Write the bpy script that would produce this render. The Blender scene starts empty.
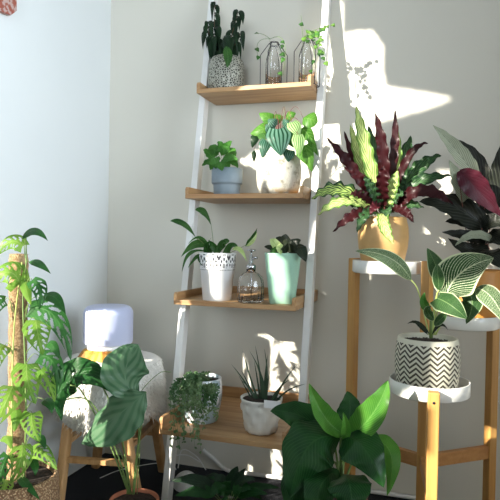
import bpy, math, random
from mathutils import Vector as V, Matrix, noise as mnoise
from mathutils.geometry import tessellate_polygon
C = bpy.context.scene.collection
PI = math.pi
random.seed(7)
CAMH = 1.04
# ---------------------------------------------------------------- camera frame
F = 573.0
wx = -V((-1775, 43, -573)); wx.normalize()
wy = V((185, 7, -573)); wy -= wx * wx.dot(wy); wy.normalize()
wz = wx.cross(wy)
def ray(u, v):
    c = V((u - 250, 250 - v, -F))
    return V((wx.dot(c), wy.dot(c), wz.dot(c)))
def P(u, v, Y):                      # point seen at u,v standing at distance Y from the lens plane
    d = ray(u, v); p = d * (Y / d.y); p.z += CAMH; return p
def PZ(u, v, z):                     # point at height z
    d = ray(u, v); p = d * ((z - CAMH) / d.z); p.z += CAMH; return p
def PX(u, v, X):
    d = ray(u, v); p = d * (X / d.x); p.z += CAMH; return p
def px(n, u, Y): return n * Y / ray(u, 240).y   # n pixels in metres there
def campt(x, d, z):                  # camera-axis coordinates -> floor plan point
    c = V((x, 0, -d)); w = V((wx.dot(c), wy.dot(c), 0)); w.z = z; return w

# ---------------------------------------------------------------- object helpers
def mesh(name, vs, fs, m, parent=None, uvs=None, smooth=True, base=None):
    if base is None:
        base = V((0, 0, 0))
        p = parent
        while p: base = base + p.location; p = p.parent
    me = bpy.data.meshes.new(name)
    me.from_pydata([tuple(V(v) - base) for v in vs], [], fs)
    if uvs:
        ul = me.uv_layers.new(name='UVMap')
        for lp in me.loops: ul.data[lp.index].uv = uvs[lp.vertex_index]
    for mm in (m if isinstance(m, (list, tuple)) else [m]): me.materials.append(mm)
    for p in me.polygons: p.use_smooth = smooth
    o = bpy.data.objects.new(name, me); C.objects.link(o)
    if parent: o.parent = parent
    elif base.length: o.location = base
    return o
def tag(o, label=None, cat=None, group=None, kind=None):
    if label: o['label'] = label
    if cat: o['category'] = cat
    if group: o['group'] = group
    if kind: o['kind'] = kind
    return o
def thing(name, label, cat, loc, group=None):
    o = bpy.data.objects.new(name, None); o.empty_display_size = .05
    C.objects.link(o); o.location = loc
    return tag(o, label, cat, group)
class MB:
    def __init__(s): s.v = []; s.f = []; s.uv = []
    def add(s, vs, fs, uv=None):
        n = len(s.v); s.v += [V(a) for a in vs]; s.f += [tuple(i + n for i in f) for f in fs]
        s.uv += uv if uv else [(0, 0)] * len(vs)
        return s
    def box(s, lo, hi, bev=0):
        x0, y0, z0 = lo; x1, y1, z1 = hi
        s.add([(x0,y0,z0),(x1,y0,z0),(x1,y1,z0),(x0,y1,z0),(x0,y0,z1),(x1,y0,z1),(x1,y1,z1),(x0,y1,z1)],
              [(0,3,2,1),(4,5,6,7),(0,1,5,4),(1,2,6,5),(2,3,7,6),(3,0,4,7)]); return s
    def beam(s, a, b, w, h, side):
        a = V(a); b = V(b); t = (b - a).normalized(); x = V(side); x = (x - t * x.dot(t)).normalized(); y = t.cross(x)
        q = [x*w/2+y*h/2, -x*w/2+y*h/2, -x*w/2-y*h/2, x*w/2-y*h/2]
        s.add([a+k for k in q]+[b+k for k in q], [(3,2,1,0),(4,5,6,7),(0,1,5,4),(1,2,6,5),(2,3,7,6),(3,0,4,7)]); return s
    def tube(s, pts, r, n=8, caps=True):
        pts = [V(p) for p in pts]; N = len(pts)
        rs = r if isinstance(r, (list, tuple)) else [r]*N
        base = len(s.v); prev = None; vs = []; uv = []
        for i, p in enumerate(pts):
            t = (pts[min(i+1, N-1)] - pts[max(i-1, 0)])
            t = t.normalized() if t.length > 1e-9 else V((0,0,1))
            if prev is None:
                a = t.orthogonal().normalized()
            else:
                a = prev - t * prev.dot(t); a = a.normalized() if a.length > 1e-6 else t.orthogonal().normalized()
            prev = a; b = t.cross(a)
            for k in range(n):
                an = 2*PI*k/n
                vs.append(p + a*math.cos(an)*rs[i] + b*math.sin(an)*rs[i]); uv.append((i/(N-1), k/n))
        fs = [(i*n+k, i*n+(k+1)%n, (i+1)*n+(k+1)%n, (i+1)*n+k) for i in range(N-1) for k in range(n)]
        if caps: fs += [tuple(range(n))[::-1], tuple((N-1)*n+k for k in range(n))]
        s.add(vs, fs, uv); return s
    def lathe(s, prof, c=(0,0,0), n=40, fn=None):
        c = V(c); vs = []; fs = []; uv = []
        for i, (r, z) in enumerate(prof):
            for k in range(n):
                an = 2*PI*k/n; rr = r
                if fn: rr = fn(r, z, an)
                vs.append(c + V((rr*math.cos(an), rr*math.sin(an), z))); uv.append((k/n, z))
        m = len(prof)
        fs = [(i*n+k, i*n+(k+1)%n, (i+1)*n+(k+1)%n, (i+1)*n+k) for i in range(m-1) for k in range(n)]
        if prof[0][0] > 1e-5: fs.append(tuple(range(n))[::-1])
        if prof[-1][0] > 1e-5: fs.append(tuple((m-1)*n+k for k in range(n)))
        s.add(vs, fs, uv); return s
    def build(s, name, m, parent=None, smooth=True, uv=False, base=None):
        return mesh(name, s.v, s.f, m, parent, s.uv if uv else None, smooth, base)
def bevel(o, w=.002, seg=2):
    md = o.modifiers.new('bevel', 'BEVEL'); md.width = w; md.segments = seg; md.limit_method = 'ANGLE'; md.angle_limit = .6
    return o

# ---------------------------------------------------------------- materials
class NT:
    def __init__(s, name):
        s.m = bpy.data.materials.new(name); s.m.use_nodes = True; s.t = s.m.node_tree
        s.b = s.t.nodes['Principled BSDF']; s.o = s.t.nodes['Material Output']
    def n(s, t, **k):
        a = s.t.nodes.new(t)
        for q, v in k.items():
            if hasattr(a, q): setattr(a, q, v)
        return a
    def l(s, a, b): s.t.links.new(a, b)
    def math(s, op, a, b=None, c=None, clamp=False):
        q = s.n('ShaderNodeMath'); q.operation = op; q.use_clamp = clamp
        for i, x in enumerate((a, b, c)):
            if x is None: continue
            if isinstance(x, (int, float)): q.inputs[i].default_value = x
            else: s.l(x, q.inputs[i])
        return q.outputs[0]
    def mix(s, f, a, b):
        q = s.n('ShaderNodeMix'); q.data_type = 'RGBA'
        for i, x in ((0, f), (6, a), (7, b)):
            if isinstance(x, (int, float)): q.inputs[i].default_value = x
            elif isinstance(x, tuple): q.inputs[i].default_value = (*x[:3], 1)
            else: s.l(x, q.inputs[i])
        return q.outputs[2]
    def noise(s, scale, coord=None, detail=3, rough=.5, vec=None, sc=(1,1,1)):
        tc = s.n('ShaderNodeTexCoord'); mp = s.n('ShaderNodeMapping'); mp.inputs['Scale'].default_value = sc
        s.l(tc.outputs[coord or 'Object'], mp.inputs[0])
        q = s.n('ShaderNodeTexNoise'); q.inputs['Scale'].default_value = scale; q.inputs['Detail'].default_value = detail
        q.inputs['Roughness'].default_value = rough; s.l(mp.outputs[0], q.inputs['Vector']); return q.outputs[0]
    def voro(s, scale, feature='F1', coord='Object'):
        tc = s.n('ShaderNodeTexCoord'); q = s.n('ShaderNodeTexVoronoi'); q.feature = feature
        q.inputs['Scale'].default_value = scale; s.l(tc.outputs[coord], q.inputs['Vector']); return q.outputs['Distance']
    def smooth(s, x, a, b):
        q = s.n('ShaderNodeMapRange'); q.interpolation_type = 'SMOOTHSTEP'; s.l(x, q.inputs[0])
        q.inputs[1].default_value = a; q.inputs[2].default_value = b; return q.outputs[0]
    def bump(s, h, st=.3, dist=.002):
        q = s.n('ShaderNodeBump'); q.inputs['Strength'].default_value = st; q.inputs['Distance'].default_value = dist
        s.l(h, q.inputs['Height']); s.l(q.outputs[0], s.b.inputs['Normal'])
    def col(s, c):
        if isinstance(c, tuple): s.b.inputs['Base Color'].default_value = (*c[:3], 1)
        else: s.l(c, s.b.inputs['Base Color'])
    def set(s, rough=.5, metal=0, spec=None):
        s.b.inputs['Roughness'].default_value = rough; s.b.inputs['Metallic'].default_value = metal
        if spec is not None: s.b.inputs['Specular IOR Level'].default_value = spec
def plain(name, c, rough=.5, metal=0, var=.06, nscale=30, bump=0, bscale=200, spec=None, dist=.001):
    k = NT(name); n = k.noise(nscale)
    k.col(k.mix(k.smooth(n, .3, .7), tuple(x*(1-var) for x in c), tuple(min(1, x*(1+var)) for x in c)))
    k.set(rough, metal, spec)
    if bump: k.bump(k.noise(bscale, detail=2), bump, dist)
    return k.m
def wood(name, c1, c2, axis=0, sc=9, rough=.45):
    k = NT(name); s = [sc]*3; s[axis] = sc*.07
    n = k.noise(5, sc=tuple(s), detail=5, rough=.6)
    k.col(k.mix(k.smooth(n, .3, .7), c1, c2)); k.set(rough); k.bump(n, .12, .001); return k.m
def glass(name, c=(1,1,1), rough=.02, ior=1.45):
    k = NT(name); k.col(c); k.set(rough); k.b.inputs['Transmission Weight'].default_value = 1; k.b.inputs['IOR'].default_value = ior; return k.m
def leafmat(name, c1, c2, vein=None, nv=9, slope=.55, vw=.12, mid=.05, vs=1, back=None, trans=.3, rough=.38, edge=None, style='lateral', tcol=None, blot=0, nscale=14, bump=.35):
    """c1/c2 mottled blade, vein lines drawn along the blade's own uv"""
    k = NT(name); uv = k.n('ShaderNodeUVMap'); uv.uv_map = 'UVMap'
    sp = k.n('ShaderNodeSeparateXYZ'); k.l(uv.outputs[0], sp.inputs[0]); t = sp.outputs[0]
    a = k.math('ABSOLUTE', k.math('MULTIPLY_ADD', sp.outputs[1], 2, -1))
    nn = k.noise(nscale, detail=3)
    col = k.mix(k.smooth(nn, .35, .65), c1, c2)
    if style == 'lateral':
        q = k.math('FRACT', k.math('MULTIPLY', k.math('MULTIPLY_ADD', a, -slope*.6, t), nv))
        q = k.math('ABSOLUTE', k.math('SUBTRACT', q, .5)); lat = k.smooth(q, vw, vw*.35)
    elif style == 'long':
        q = k.math('FRACT', k.math('MULTIPLY_ADD', a, nv, .5))
        q = k.math('ABSOLUTE', k.math('SUBTRACT', q, .5)); lat = k.smooth(q, vw, vw*.6)
    elif style == 'patch':           # light patches standing along the midrib
        q = k.math('FRACT', k.math('MULTIPLY', k.math('MULTIPLY_ADD', a, -slope*.6, t), nv))
        q = k.math('ABSOLUTE', k.math('SUBTRACT', q, .5))
        lat = k.math('MULTIPLY', k.smooth(q, vw, vw*.7), k.smooth(a, .8, .62)); 
    elif style == 'fine':            # many fine irregular stripes
        w = k.noise(60, 'UV', sc=(1,1,1))
        q = k.math('FRACT', k.math('MULTIPLY', k.math('ADD', k.math('MULTIPLY_ADD', a, -slope*.6, t), k.math('MULTIPLY', w, .05)), nv))
        q = k.math('ABSOLUTE', k.math('SUBTRACT', q, .5)); lat = k.smooth(q, vw, vw*.3)
    md = k.smooth(a, mid, mid*.4)
    h = k.math('MAXIMUM', lat, md) if style != 'long' else lat
    if vein: col = k.mix(k.math('MULTIPLY', h, vs), col, vein)
    if edge: col = k.mix(k.smooth(a, .86, .95), col, edge)
    if back:
        g = k.n('ShaderNodeNewGeometry'); col = k.mix(g.outputs['Backfacing'], col, back)
    k.col(col); k.set(rough, spec=.22); k.bump(h, bump, .0015)
    if trans:
        tr = k.n('ShaderNodeBsdfTranslucent'); mx = k.n('ShaderNodeMixShader'); mx.inputs[0].default_value = trans
        if tcol: tr.inputs[0].default_value = (*tcol, 1)
        else: k.l(col, tr.inputs[0])
        k.l(k.b.outputs[0], mx.inputs[1]); k.l(tr.outputs[0], mx.inputs[2]); k.l(mx.outputs[0], k.o.inputs['Surface'])
    return k.m

M = {}
k = NT('wall_paint'); k.col(k.mix(k.noise(3), (.66,.64,.57), (.70,.68,.61))); k.set(.9); k.bump(k.noise(140), .08, .001); M['wall'] = k.m
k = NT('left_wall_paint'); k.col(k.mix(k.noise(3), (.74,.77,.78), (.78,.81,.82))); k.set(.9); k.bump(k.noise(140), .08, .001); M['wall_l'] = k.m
M['ceil'] = plain('ceiling_paint', (.8,.8,.78), .9)
k = NT('charcoal_carpet'); k.col(k.mix(k.smooth(k.noise(420, detail=4, rough=.8), .4, .65), (.014,.015,.018), (.085,.088,.10))); k.set(1, spec=.1); k.bump(k.noise(350), .9, .006); M['carpet'] = k.m
M['white'] = plain('white_paint', (.78,.78,.77), .45, var=.02)
M['white_gloss'] = plain('white_enamel', (.80,.80,.77), .25, var=.02)
M['tray_x'] = wood('oak_tray', (.36,.19,.08), (.52,.32,.15), 0)
M['tray_y'] = wood('oak_tray_side', (.36,.19,.08), (.52,.32,.15), 1)
M['bamboo'] = wood('bamboo_leg', (.47,.23,.065), (.60,.33,.10), 2)
M['bamboo_h'] = wood('bamboo_bar', (.42,.19,.06), (.52,.26,.09), 0)
M['stoolwood'] = wood('stool_pine', (.48,.26,.10), (.62,.37,.17), 2)
M['soil'] = plain('potting_soil', (.028,.018,.012), .95, var=.5, nscale=90, bump=1, bscale=120, dist=.004)
M['terracotta'] = plain('terracotta', (.42,.15,.08), .75, bump=.2)
M['glass'] = glass('clear_glass')
M['wire'] = plain('dark_wire', (.02,.02,.03), .4, .6)
M['chrome'] = plain('pump_metal', (.55,.55,.57), .25, 1)
M['twig'] = plain('brown_stem', (.10,.06,.03), .7)
M['stem'] = plain('green_stem', (.16,.25,.07), .5)
M['stem_pale'] = plain('pale_green_stem', (.45,.55,.16), .5)
M['stem_red'] = plain('reddish_stem', (.18,.05,.04), .5)
# leaf kinds
M['lf_dark'] = leafmat('dark_hanging_leaf', (.007,.020,.010), (.012,.034,.014), (.02,.05,.02), trans=.08, rough=.35)
M['lf_bright'] = leafmat('bright_leaf', (.03,.13,.018), (.06,.19,.03), (.10,.26,.06), trans=.25)
M['lf_ivy'] = leafmat('ivy_leaf', (.08,.22,.03), (.16,.34,.05), (.3,.45,.15), trans=.35, nv=4)
M['lf_water'] = leafmat('watermelon_leaf', (.06,.15,.105), (.10,.20,.145), (.008,.045,.022), nv=3, vw=.26, style='long', trans=.12, rough=.3)
M['lf_water_l'] = leafmat('young_watermelon_leaf', (.30,.46,.20), (.38,.54,.24), (.05,.16,.03), nv=3, vw=.24, style='long', trans=.3)
M['lf_plain'] = leafmat('plain_round_leaf', (.05,.17,.02), (.09,.24,.035), (.14,.3,.06), trans=.35, nv=5)
M['lf_spider'] = leafmat('arching_leaf', (.018,.075,.014), (.04,.12,.022), (.08,.19,.05), trans=.22)
M['lf_cream'] = leafmat('cream_leaf', (.55,.68,.28), (.65,.75,.38), (.2,.4,.08), trans=.35)
M['lf_black'] = leafmat('near_black_leaf', (.012,.022,.014), (.03,.035,.02), (.05,.06,.03), trans=.05, rough=.28)
M['lf_snake'] = leafmat('spike_leaf', (.03,.06,.035), (.06,.10,.06), (.02,.04,.02), trans=0, rough=.4, nv=14)
M['lf_string'] = leafmat('trailing_leaf', (.06,.14,.05), (.20,.30,.14), None, trans=.15)
M['lf_banana'] = leafmat('broad_glossy_leaf', (.008,.048,.012), (.018,.078,.018), (.04,.12,.035), nv=15, vw=.14, mid=.04, trans=.28, rough=.3, slope=.8, vs=.5)
M['lf_banana_l'] = leafmat('sunlit_pale_glossy_leaf', (.06,.22,.03), (.10,.30,.04), (.2,.42,.1), nv=15, vw=.14, mid=.05, trans=.42, rough=.3, slope=.8, vs=.5)  # sunlit leaves' brightness put into the colour; also the light green curl
M['lf_orb'] = leafmat('silver_banded_leaf', (.045,.12,.055), (.07,.16,.08), (.12,.21,.12), nv=4.5, vw=.42, mid=.03, trans=.2, rough=.3, slope=1.0, vs=.75)
M['lf_orb_d'] = leafmat('green_banded_leaf', (.012,.06,.016), (.025,.10,.024), (.05,.15,.05), nv=7, vw=.12, mid=.03, trans=.25, rough=.22, slope=.9, vs=.4)
M['lf_mon'] = leafmat('sunlit_holed_leaf', (.13,.30,.04), (.22,.40,.06), (.36,.52,.14), nv=8, vw=.1, trans=.45, rough=.35, slope=.8, vs=.7)  # sunlit copy of the holed leaf, brightness put into its colour
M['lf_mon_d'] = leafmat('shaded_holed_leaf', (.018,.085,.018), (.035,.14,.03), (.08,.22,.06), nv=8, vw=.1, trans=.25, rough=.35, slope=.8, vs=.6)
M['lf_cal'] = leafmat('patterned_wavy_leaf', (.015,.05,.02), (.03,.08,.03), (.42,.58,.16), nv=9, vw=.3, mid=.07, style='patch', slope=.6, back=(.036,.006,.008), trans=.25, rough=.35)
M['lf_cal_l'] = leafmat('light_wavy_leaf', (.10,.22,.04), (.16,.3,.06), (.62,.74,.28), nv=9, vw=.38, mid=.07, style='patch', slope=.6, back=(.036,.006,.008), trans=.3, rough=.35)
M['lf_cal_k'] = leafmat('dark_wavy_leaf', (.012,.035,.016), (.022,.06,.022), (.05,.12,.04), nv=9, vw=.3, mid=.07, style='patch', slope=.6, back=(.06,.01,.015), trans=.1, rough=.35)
M['lf_ros'] = leafmat('dark_zebra_leaf', (.008,.010,.008), (.014,.016,.011), (.03,.035,.025), nv=8, vw=.25, mid=.05, slope=.8, back=(.055,.008,.016), trans=.08, rough=.35)
M['lf_ros_s'] = leafmat('silvery_zebra_leaf', (.34,.38,.28), (.44,.48,.36), (.22,.25,.18), nv=10, vw=.25, mid=.05, slope=.8, back=(.26,.03,.07), trans=.2, rough=.35)
M['lf_birk'] = leafmat('pinstriped_leaf', (.018,.065,.018), (.03,.10,.025), (.62,.70,.46), nv=13, vw=.17, mid=.05, style='fine', slope=.95, trans=.3, rough=.35, edge=(.7,.78,.5))
M['lf_birk_d'] = leafmat('green_pinstriped_leaf', (.018,.06,.018), (.03,.085,.025), (.16,.26,.10), nv=13, vw=.1, mid=.05, style='fine', slope=.95, trans=.2, rough=.35, edge=(.5,.6,.35))

# ---------------------------------------------------------------- leaves
def prof(kind, t):
    if kind == 'ovate': return max(0, math.sin(PI*t**.72))**.8
    if kind == 'lance': return max(0, math.sin(PI*t**.8))**1.0
    if kind == 'strap': return min(1, (t/.15)**.6 if t > 0 else 0) * min(1, ((1-t)/.35)**.75)
    if kind == 'round': return math.sqrt(max(0, 1-(2*t-1)**2))*(1-.15*t)
    if kind == 'heart': return (max(0, 1-t**1.9))**.85 * (.62+.38*min(1, t/.25))
    if kind == 'blade': return min(1, .75+t)*(1-t)**.7
    if kind == 'obov': return max(0, math.sin(PI*t**1.25))**.75
    return math.sin(PI*t)
def curve(pts, n):
    if len(pts) == 2:
        return [pts[0].lerp(pts[1], i/n) for i in range(n+1)]
    if len(pts) == 3:
        c = pts[1]*2 - (pts[0]+pts[2])*.5
        return [pts[0]*(1-t)**2 + c*2*t*(1-t) + pts[2]*t*t for t in (i/n for i in range(n+1))]
    P_ = [pts[0]*2-pts[1]] + list(pts) + [pts[-1]*2-pts[-2]]; out = []
    seg = len(pts)-1
    for i in range(n+1):
        x = i/n*seg; j = min(int(x), seg-1); t = x-j
        a, b, c, d = P_[j:j+4]
        out.append(.5*((2*b)+(c-a)*t+(2*a-5*b+4*c-d)*t*t+(3*b-a-3*c+d)*t**3))
    return out
CAMP = V((0, 0, CAMH))
def blade(mb, pts, hw, kind='ovate', N=None, fold=.2, wave=0, waves=6, nu=16, nv=4, flip=False, lobe=0, curl=0, holes=None, roll=0, tilt=.5):
    cv = curve(pts, nu); L = sum((cv[i+1]-cv[i]).length for i in range(nu))
    mid = cv[nu//2]
    if N is None:
        N = (CAMP-mid).normalized() + V((0, 0, tilt))
    N = V(N).normalized()
    vs = []; uv = []; ph = (mid.x*77+mid.z*51) % 6.28
    for i in range(nu+1):
        t = i/nu; T = (cv[min(i+1, nu)]-cv[max(i-1, 0)]).normalized()
        S = T.cross(N)
        S = S.normalized() if S.length > 1e-5 else T.orthogonal().normalized()
        if roll: S = Matrix.Rotation(roll, 3, T) @ S
        n2 = S.cross(T).normalized()
        w = prof(kind, t)*hw + 1e-5
        for j in range(-nv, nv+1):
            v = j/nv; a = abs(v)
            p = cv[i] + S*(v*w) + n2*(fold*a*w + curl*v*v*w)
            if wave: p += n2*(wave*hw*a*a*math.sin(waves*PI*2*t+ph+(1.3 if v > 0 else 0))) + S*(math.copysign(1, v)*wave*.35*hw*a*math.cos(waves*PI*2*t+ph)*(w/hw))
            if lobe: p -= T*(lobe*hw*a**1.4*(1-t)**3)
            vs.append(p); uv.append((t, (v+1)/2))
    W = 2*nv+1; fs = []
    for i in range(nu):
        for j in range(W-1):
            if holes:
                t = (i+.5)/nu; v = (j+.5)/nv-1
                if holes(t, v): continue
            q = (i*W+j, i*W+j+1, (i+1)*W+j+1, (i+1)*W+j)
            fs.append(q if not flip else q[::-1])
    # winding so that the front face looks along N
    if fs:
        q = fs[len(fs)//2]; nn = (vs[q[1]]-vs[q[0]]).cross(vs[q[3]]-vs[q[0]])
        want = N if not flip else -N
        if nn.dot(want) < 0: fs = [f[::-1] for f in fs]
    mb.add(vs, fs, uv); return mb
def leaf(parent, pts, hw, m, name='leaf', label=None, **kw):
    Y = sum(p[2] for p in pts)/len(pts); u = sum(p[0] for p in pts)/len(pts)
    w3 = [P(*p) for p in pts]
    mb = MB(); blade(mb, w3, px(hw, u, Y), **kw)
    o = mb.build(name, M[m] if isinstance(m, str) else m, parent, uv=True)
    if label: o['label'] = label
    return o
def stem(parent, pts, r, m='stem', name='stem', n=10, w3=None):
    w3 = w3 or [P(*p) for p in pts]
    cv = curve(w3, n); rs = [r*(1-.35*i/n) for i in range(n+1)]
    return MB().tube(cv, rs, 6).build(name, M[m] if isinstance(m, str) else m, parent)
def monhole(seed, k=5):
    r = random.Random(seed); hs = []
    for s in (-1, 1):
        for i in range(k):
            c = .2+.62*i/(k-1)+r.uniform(-.02, .02)
            hs.append((s, c, r.uniform(.038, .054), r.uniform(.22, .3), r.uniform(.62, .92)))
    def f(t, v):
        a = abs(v)
        for s, c, ht, v0, v1 in hs:
            if (v > 0) != (s > 0): continue
            tt = t - a*.22 + .06
            x = (a-(v0+v1)/2)/((v1-v0)/2); y = (tt-c+.03)/ht
            if x*x+y*y < 1: return True
        return False
    return f

# ---------------------------------------------------------------- the room
FLZ = 0.0; D = 2.4; LX = -1.49; RX = 2.3; RY = -2.2; CZ = 2.92
def quadwall(name, vs, m): return tag(mesh(name, vs, [(0,1,2,3)], m, smooth=False), kind='structure')
tag(MB().box((LX-.12, RY-.12, -.08), (RX+.12, D+.12, 0)).build('floor', M['carpet'], smooth=False), kind='structure')
tag(MB().box((LX-.12, D, 0), (RX+.12, D+.12, CZ)).build('wall_back', M['wall'], smooth=False), kind='structure')
tag(MB().box((LX-.12, RY-.12, CZ), (RX+.12, D+.12, CZ+.1)).build('ceiling', M['ceil'], smooth=False), kind='structure')
tag(MB().box((RX, RY, 0), (RX+.12, -.5, CZ)).box((RX, 1.1, 0), (RX+.12, D, CZ)).box((RX, -.5, 0), (RX+.12, 1.1, .9)).box((RX, -.5, 2.6), (RX+.12, 1.1, CZ)).build('wall_right', M['wall'], smooth=False), kind='structure')
WY0, WY1, WZ0, WZ1 = -1.3, 1.60, .25, 2.8       # window opening in the left wall, beside the camera
mb = MB(); mb.box((LX-.12, WY1, 0), (LX, D, CZ)); mb.box((LX-.12, RY, 0), (LX, WY0, CZ)); mb.box((LX-.12, WY0, 0), (LX, WY1, WZ0)); mb.box((LX-.12, WY0, WZ1), (LX, WY1, CZ))
tag(mb.build('wall_left', M['wall_l'], smooth=False), kind='structure')
mb = MB(); mb.box((LX, RY-.12, 0), (-.9, RY, CZ)); mb.box((1.7, RY-.12, 0), (RX, RY, CZ)); mb.box((-.9, RY-.12, 0), (1.7, RY, .8)); mb.box((-.9, RY-.12, 2.4), (1.7, RY, CZ))
tag(mb.build('wall_front', M['wall'], smooth=False), kind='structure')
mb = MB().beam(P(194, 465.5, D-.006)*1, P(420, 502, D-.006), .012, .02, (0, 0, 1))

# ---------------------------------------------------------------- the leaning ladder shelf
def railY(z): return 2.18 + .19*(z-CAMH)
RLX, RRX = -.96, -.45
ld = thing('ladder_shelf', 'tall white and oak ladder shelf with four trays leaning on the wall', 'shelf', (-.705, 2.1, 0))
for x in (RLX, RRX):
    a = V((x, railY(0), 0)); b = V((x, railY(2.16)+.0, 2.16))
    bevel(MB().beam(a, b, .028, .045, (1, 0, 0)).build('rail', M['white'], ld, smooth=False), .002)['label'] = 'white painted rail'
TR = [(.594, 2.17), (.157, 2.075), (-.252, 1.985), (-.715, 1.88)]
TX0, TX1 = -.943, -.467; TB = 2.39; TT = .018; LH = .044
for zb, yf in TR:
    z = zb+CAMH; t = .014; LH = .062 if zb < -.6 else .046
    tr = bevel(MB().box((TX0, yf, z), (TX1, TB, z+TT)).build('tray', M['tray_x'], ld, smooth=False), .0015)
    for x0 in (TX0, TX1-t):
        # side lip, its front end rounded down
        pr = [(yf, z+TT), (yf, z+LH-.008), (yf+.006, z+LH), (TB, z+LH), (TB, z+TT)]
        n = len(pr); vs = [(x0, y, zz) for y, zz in pr]+[(x0+t, y, zz) for y, zz in pr]
        fs = [tuple(range(n)), tuple(range(2*n-1, n-1, -1))]+[(i, i+n, (i+1) % n+n, (i+1) % n) for i in range(n)]
        bevel(mesh('side_lip', vs, fs, M['tray_y'], tr, smooth=False), .001)
    bevel(MB().box((TX0+t, TB-t, z+TT), (TX1-t, TB, z+LH)).build('back_lip', M['tray_x'], tr, smooth=False), .001)
TZ = [zb+CAMH+TT for zb, yf in TR]      # tops of the boards

# ---------------------------------------------------------------- three armed plant stand
m_ = campt(.606, 1.95, 0); l_ = campt(.382, 2.165, 0); r_ = campt(.892, 2.06, 0); f_ = campt(.543, 1.66, 0)
st = thing('plant_stand', 'bamboo three-arm plant stand with white round dishes at three heights', 'plant stand', tuple(m_))
DR = .123; ZA, ZB, ZC = -.066+CAMH, -.43+CAMH, -.245+CAMH
def dish(c, z):
    p = [(0, z-.045), (DR-.006, z-.045), (DR, z-.040), (DR, z-.001), (DR-.001, z), (DR-.004, z), (DR-.005, z-.002), (DR-.006, z-.038), (0, z-.040)]
    return MB().lathe(p, (c.x, c.y, 0), 56).build('dish', M['white_gloss'], st)
CA = (m_+l_)/2; CB = (m_+f_)/2; CC = (m_+r_)/2
for c, z in ((CA, ZA), (CB, ZB), (CC, ZC)): dish(c, z)
for p, o, zt in ((m_, CA, ZA+.004), (l_, CA, ZA+.004), (f_, CB, ZB-.004), (r_, CC, ZC+.004)):
    dr = (o-p); dr.z = 0; dr.normalize(); q = p.copy()
    if p is not m_: q = o - dr*(DR+.0165)
    lg = bevel(MB().beam((q.x, q.y, 0), (q.x, q.y, zt), .033, .033, (dr.x, dr.y, 0)).build('leg', M['bamboo'], st, smooth=False), .004, 3)
    if p is f_:
        c = q - dr*.0167 + V((0, 0, zt-.03)); sd = V((-dr.y, dr.x, 0))
        MB().tube([c+dr*.002, c-dr*.0006], .0042, 12).build('bolt', M['wire'], lg)
for e, c in ((l_, CA), (r_, CC), (f_, CB)):
    dr = (e-m_); dr.z = 0; dr.normalize()
    a = m_+dr*.012; b = c+dr*(DR+.006); a.z = b.z = .292
    bevel(MB().beam(a, b, .022, .045, (-dr.y, dr.x, 0)).build('cross_bar', M['bamboo_h'], st, smooth=False), .002)

# ---------------------------------------------------------------- pots
def soil(parent, c, r, z, n=24):
    mb = MB(); rr = random.Random(int(c[0]*999)); vs = [V((c[0], c[1], z+.003))]; fs = []
    for q in (.5, 1):
        for k in range(n): vs.append(V((c[0]+r*q*math.cos(2*PI*k/n), c[1]+r*q*math.sin(2*PI*k/n), z+rr.uniform(-.002, .002))))
    for k in range(n):
        fs.append((0, 1+k, 1+(k+1) % n)); fs.append((1+k, 1+n+k, 1+n+(k+1) % n, 1+(k+1) % n))
    return mesh('soil', vs, fs, M['soil'], parent)
def pot(parent, c, prof_, m, wall=.004, depth=.012, fn=None, n=48, name='pot', squares=None):
    """outer profile from base up (r, z) in metres above c; adds the inner wall and the soil"""
    R, H = prof_[-1]; pf = [(0, 0.0)] + list(prof_) + [(R-wall*.4, H+.0008), (R-wall, H), (R-wall-.001, H-depth-.01), (0, H-depth-.012)]
    o = MB().lathe(pf, c, n, fn).build(name, m, parent)
    soil(parent, (c[0], c[1]), R-wall-.002, c[2]+H-depth)
    return o
def potted(name, label, cat, u, Y, z):
    b = P(u, 240, Y); b.z = z
    return thing(name, label, cat, tuple(b)), b

# --- top tray: patterned silver pot with dark hanging leaves
Y = 2.275; t, b = potted('potted_plant', 'dark drooping-leaved plant in a silver embossed pot on the top tray', 'plant', 223.5, Y, TZ[0])
k = NT('embossed_silver'); vo = k.voro(105, 'DISTANCE_TO_EDGE'); vn = k.noise(60)
k.col(k.mix(k.smooth(vo, .05, .2), (.42,.42,.36), (.07,.07,.055))); k.set(.4, .35); k.bump(k.math('MULTIPLY', vo, -1), .8, .004); M['silverpot'] = k.m
s = px(1, 223, Y)
pot(t, b, [(16*s, 0), (16.5*s, .003), (17.2*s, .007), (16.6*s, .012), (17.6*s, .017), (17*s, .022), (17.8*s, .03), (17.9*s, 24*s), (17*s, 31*s), (15*s, 34.5*s), (14.2*s, 35*s)], M['silverpot'])
R0 = random.Random(3)
for pts in ([(221, 56, Y), (215, 32, Y), (215, 6, Y-.01)], [(224, 56, Y), (232, 34, Y), (238, 12, Y-.02)], [(222, 56, Y), (217, 45, Y), (212, 36, Y-.02)], [(225, 56, Y), (234, 46, Y), (240, 34, Y)], [(223, 56, Y), (225, 44, Y-.02), (224, 36, Y-.03)], [(221, 56, Y), (211, 40, Y), (208, 24, Y-.02)]):
    stem(t, pts, .0018, 'twig')
    w = [V(p) for p in pts]; cv = curve(w, 7)
    for i in range(1, 8):
        for q in range(2):
            p = cv[i]; dx = R0.uniform(-7, 7); l = R0.uniform(12, 18); dy = R0.uniform(-.05, .04)
            leaf(t, [(p.x, p.y, p.z), (p.x+dx*.75, p.y+R0.uniform(-1, 3), p.z+dy*.6), (p.x+dx, p.y+l, p.z+dy)], R0.uniform(2.0, 3.1), 'lf_dark', kind='lance', fold=-.2, nu=8, nv=2, roll=R0.uniform(-.6, .6))
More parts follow.
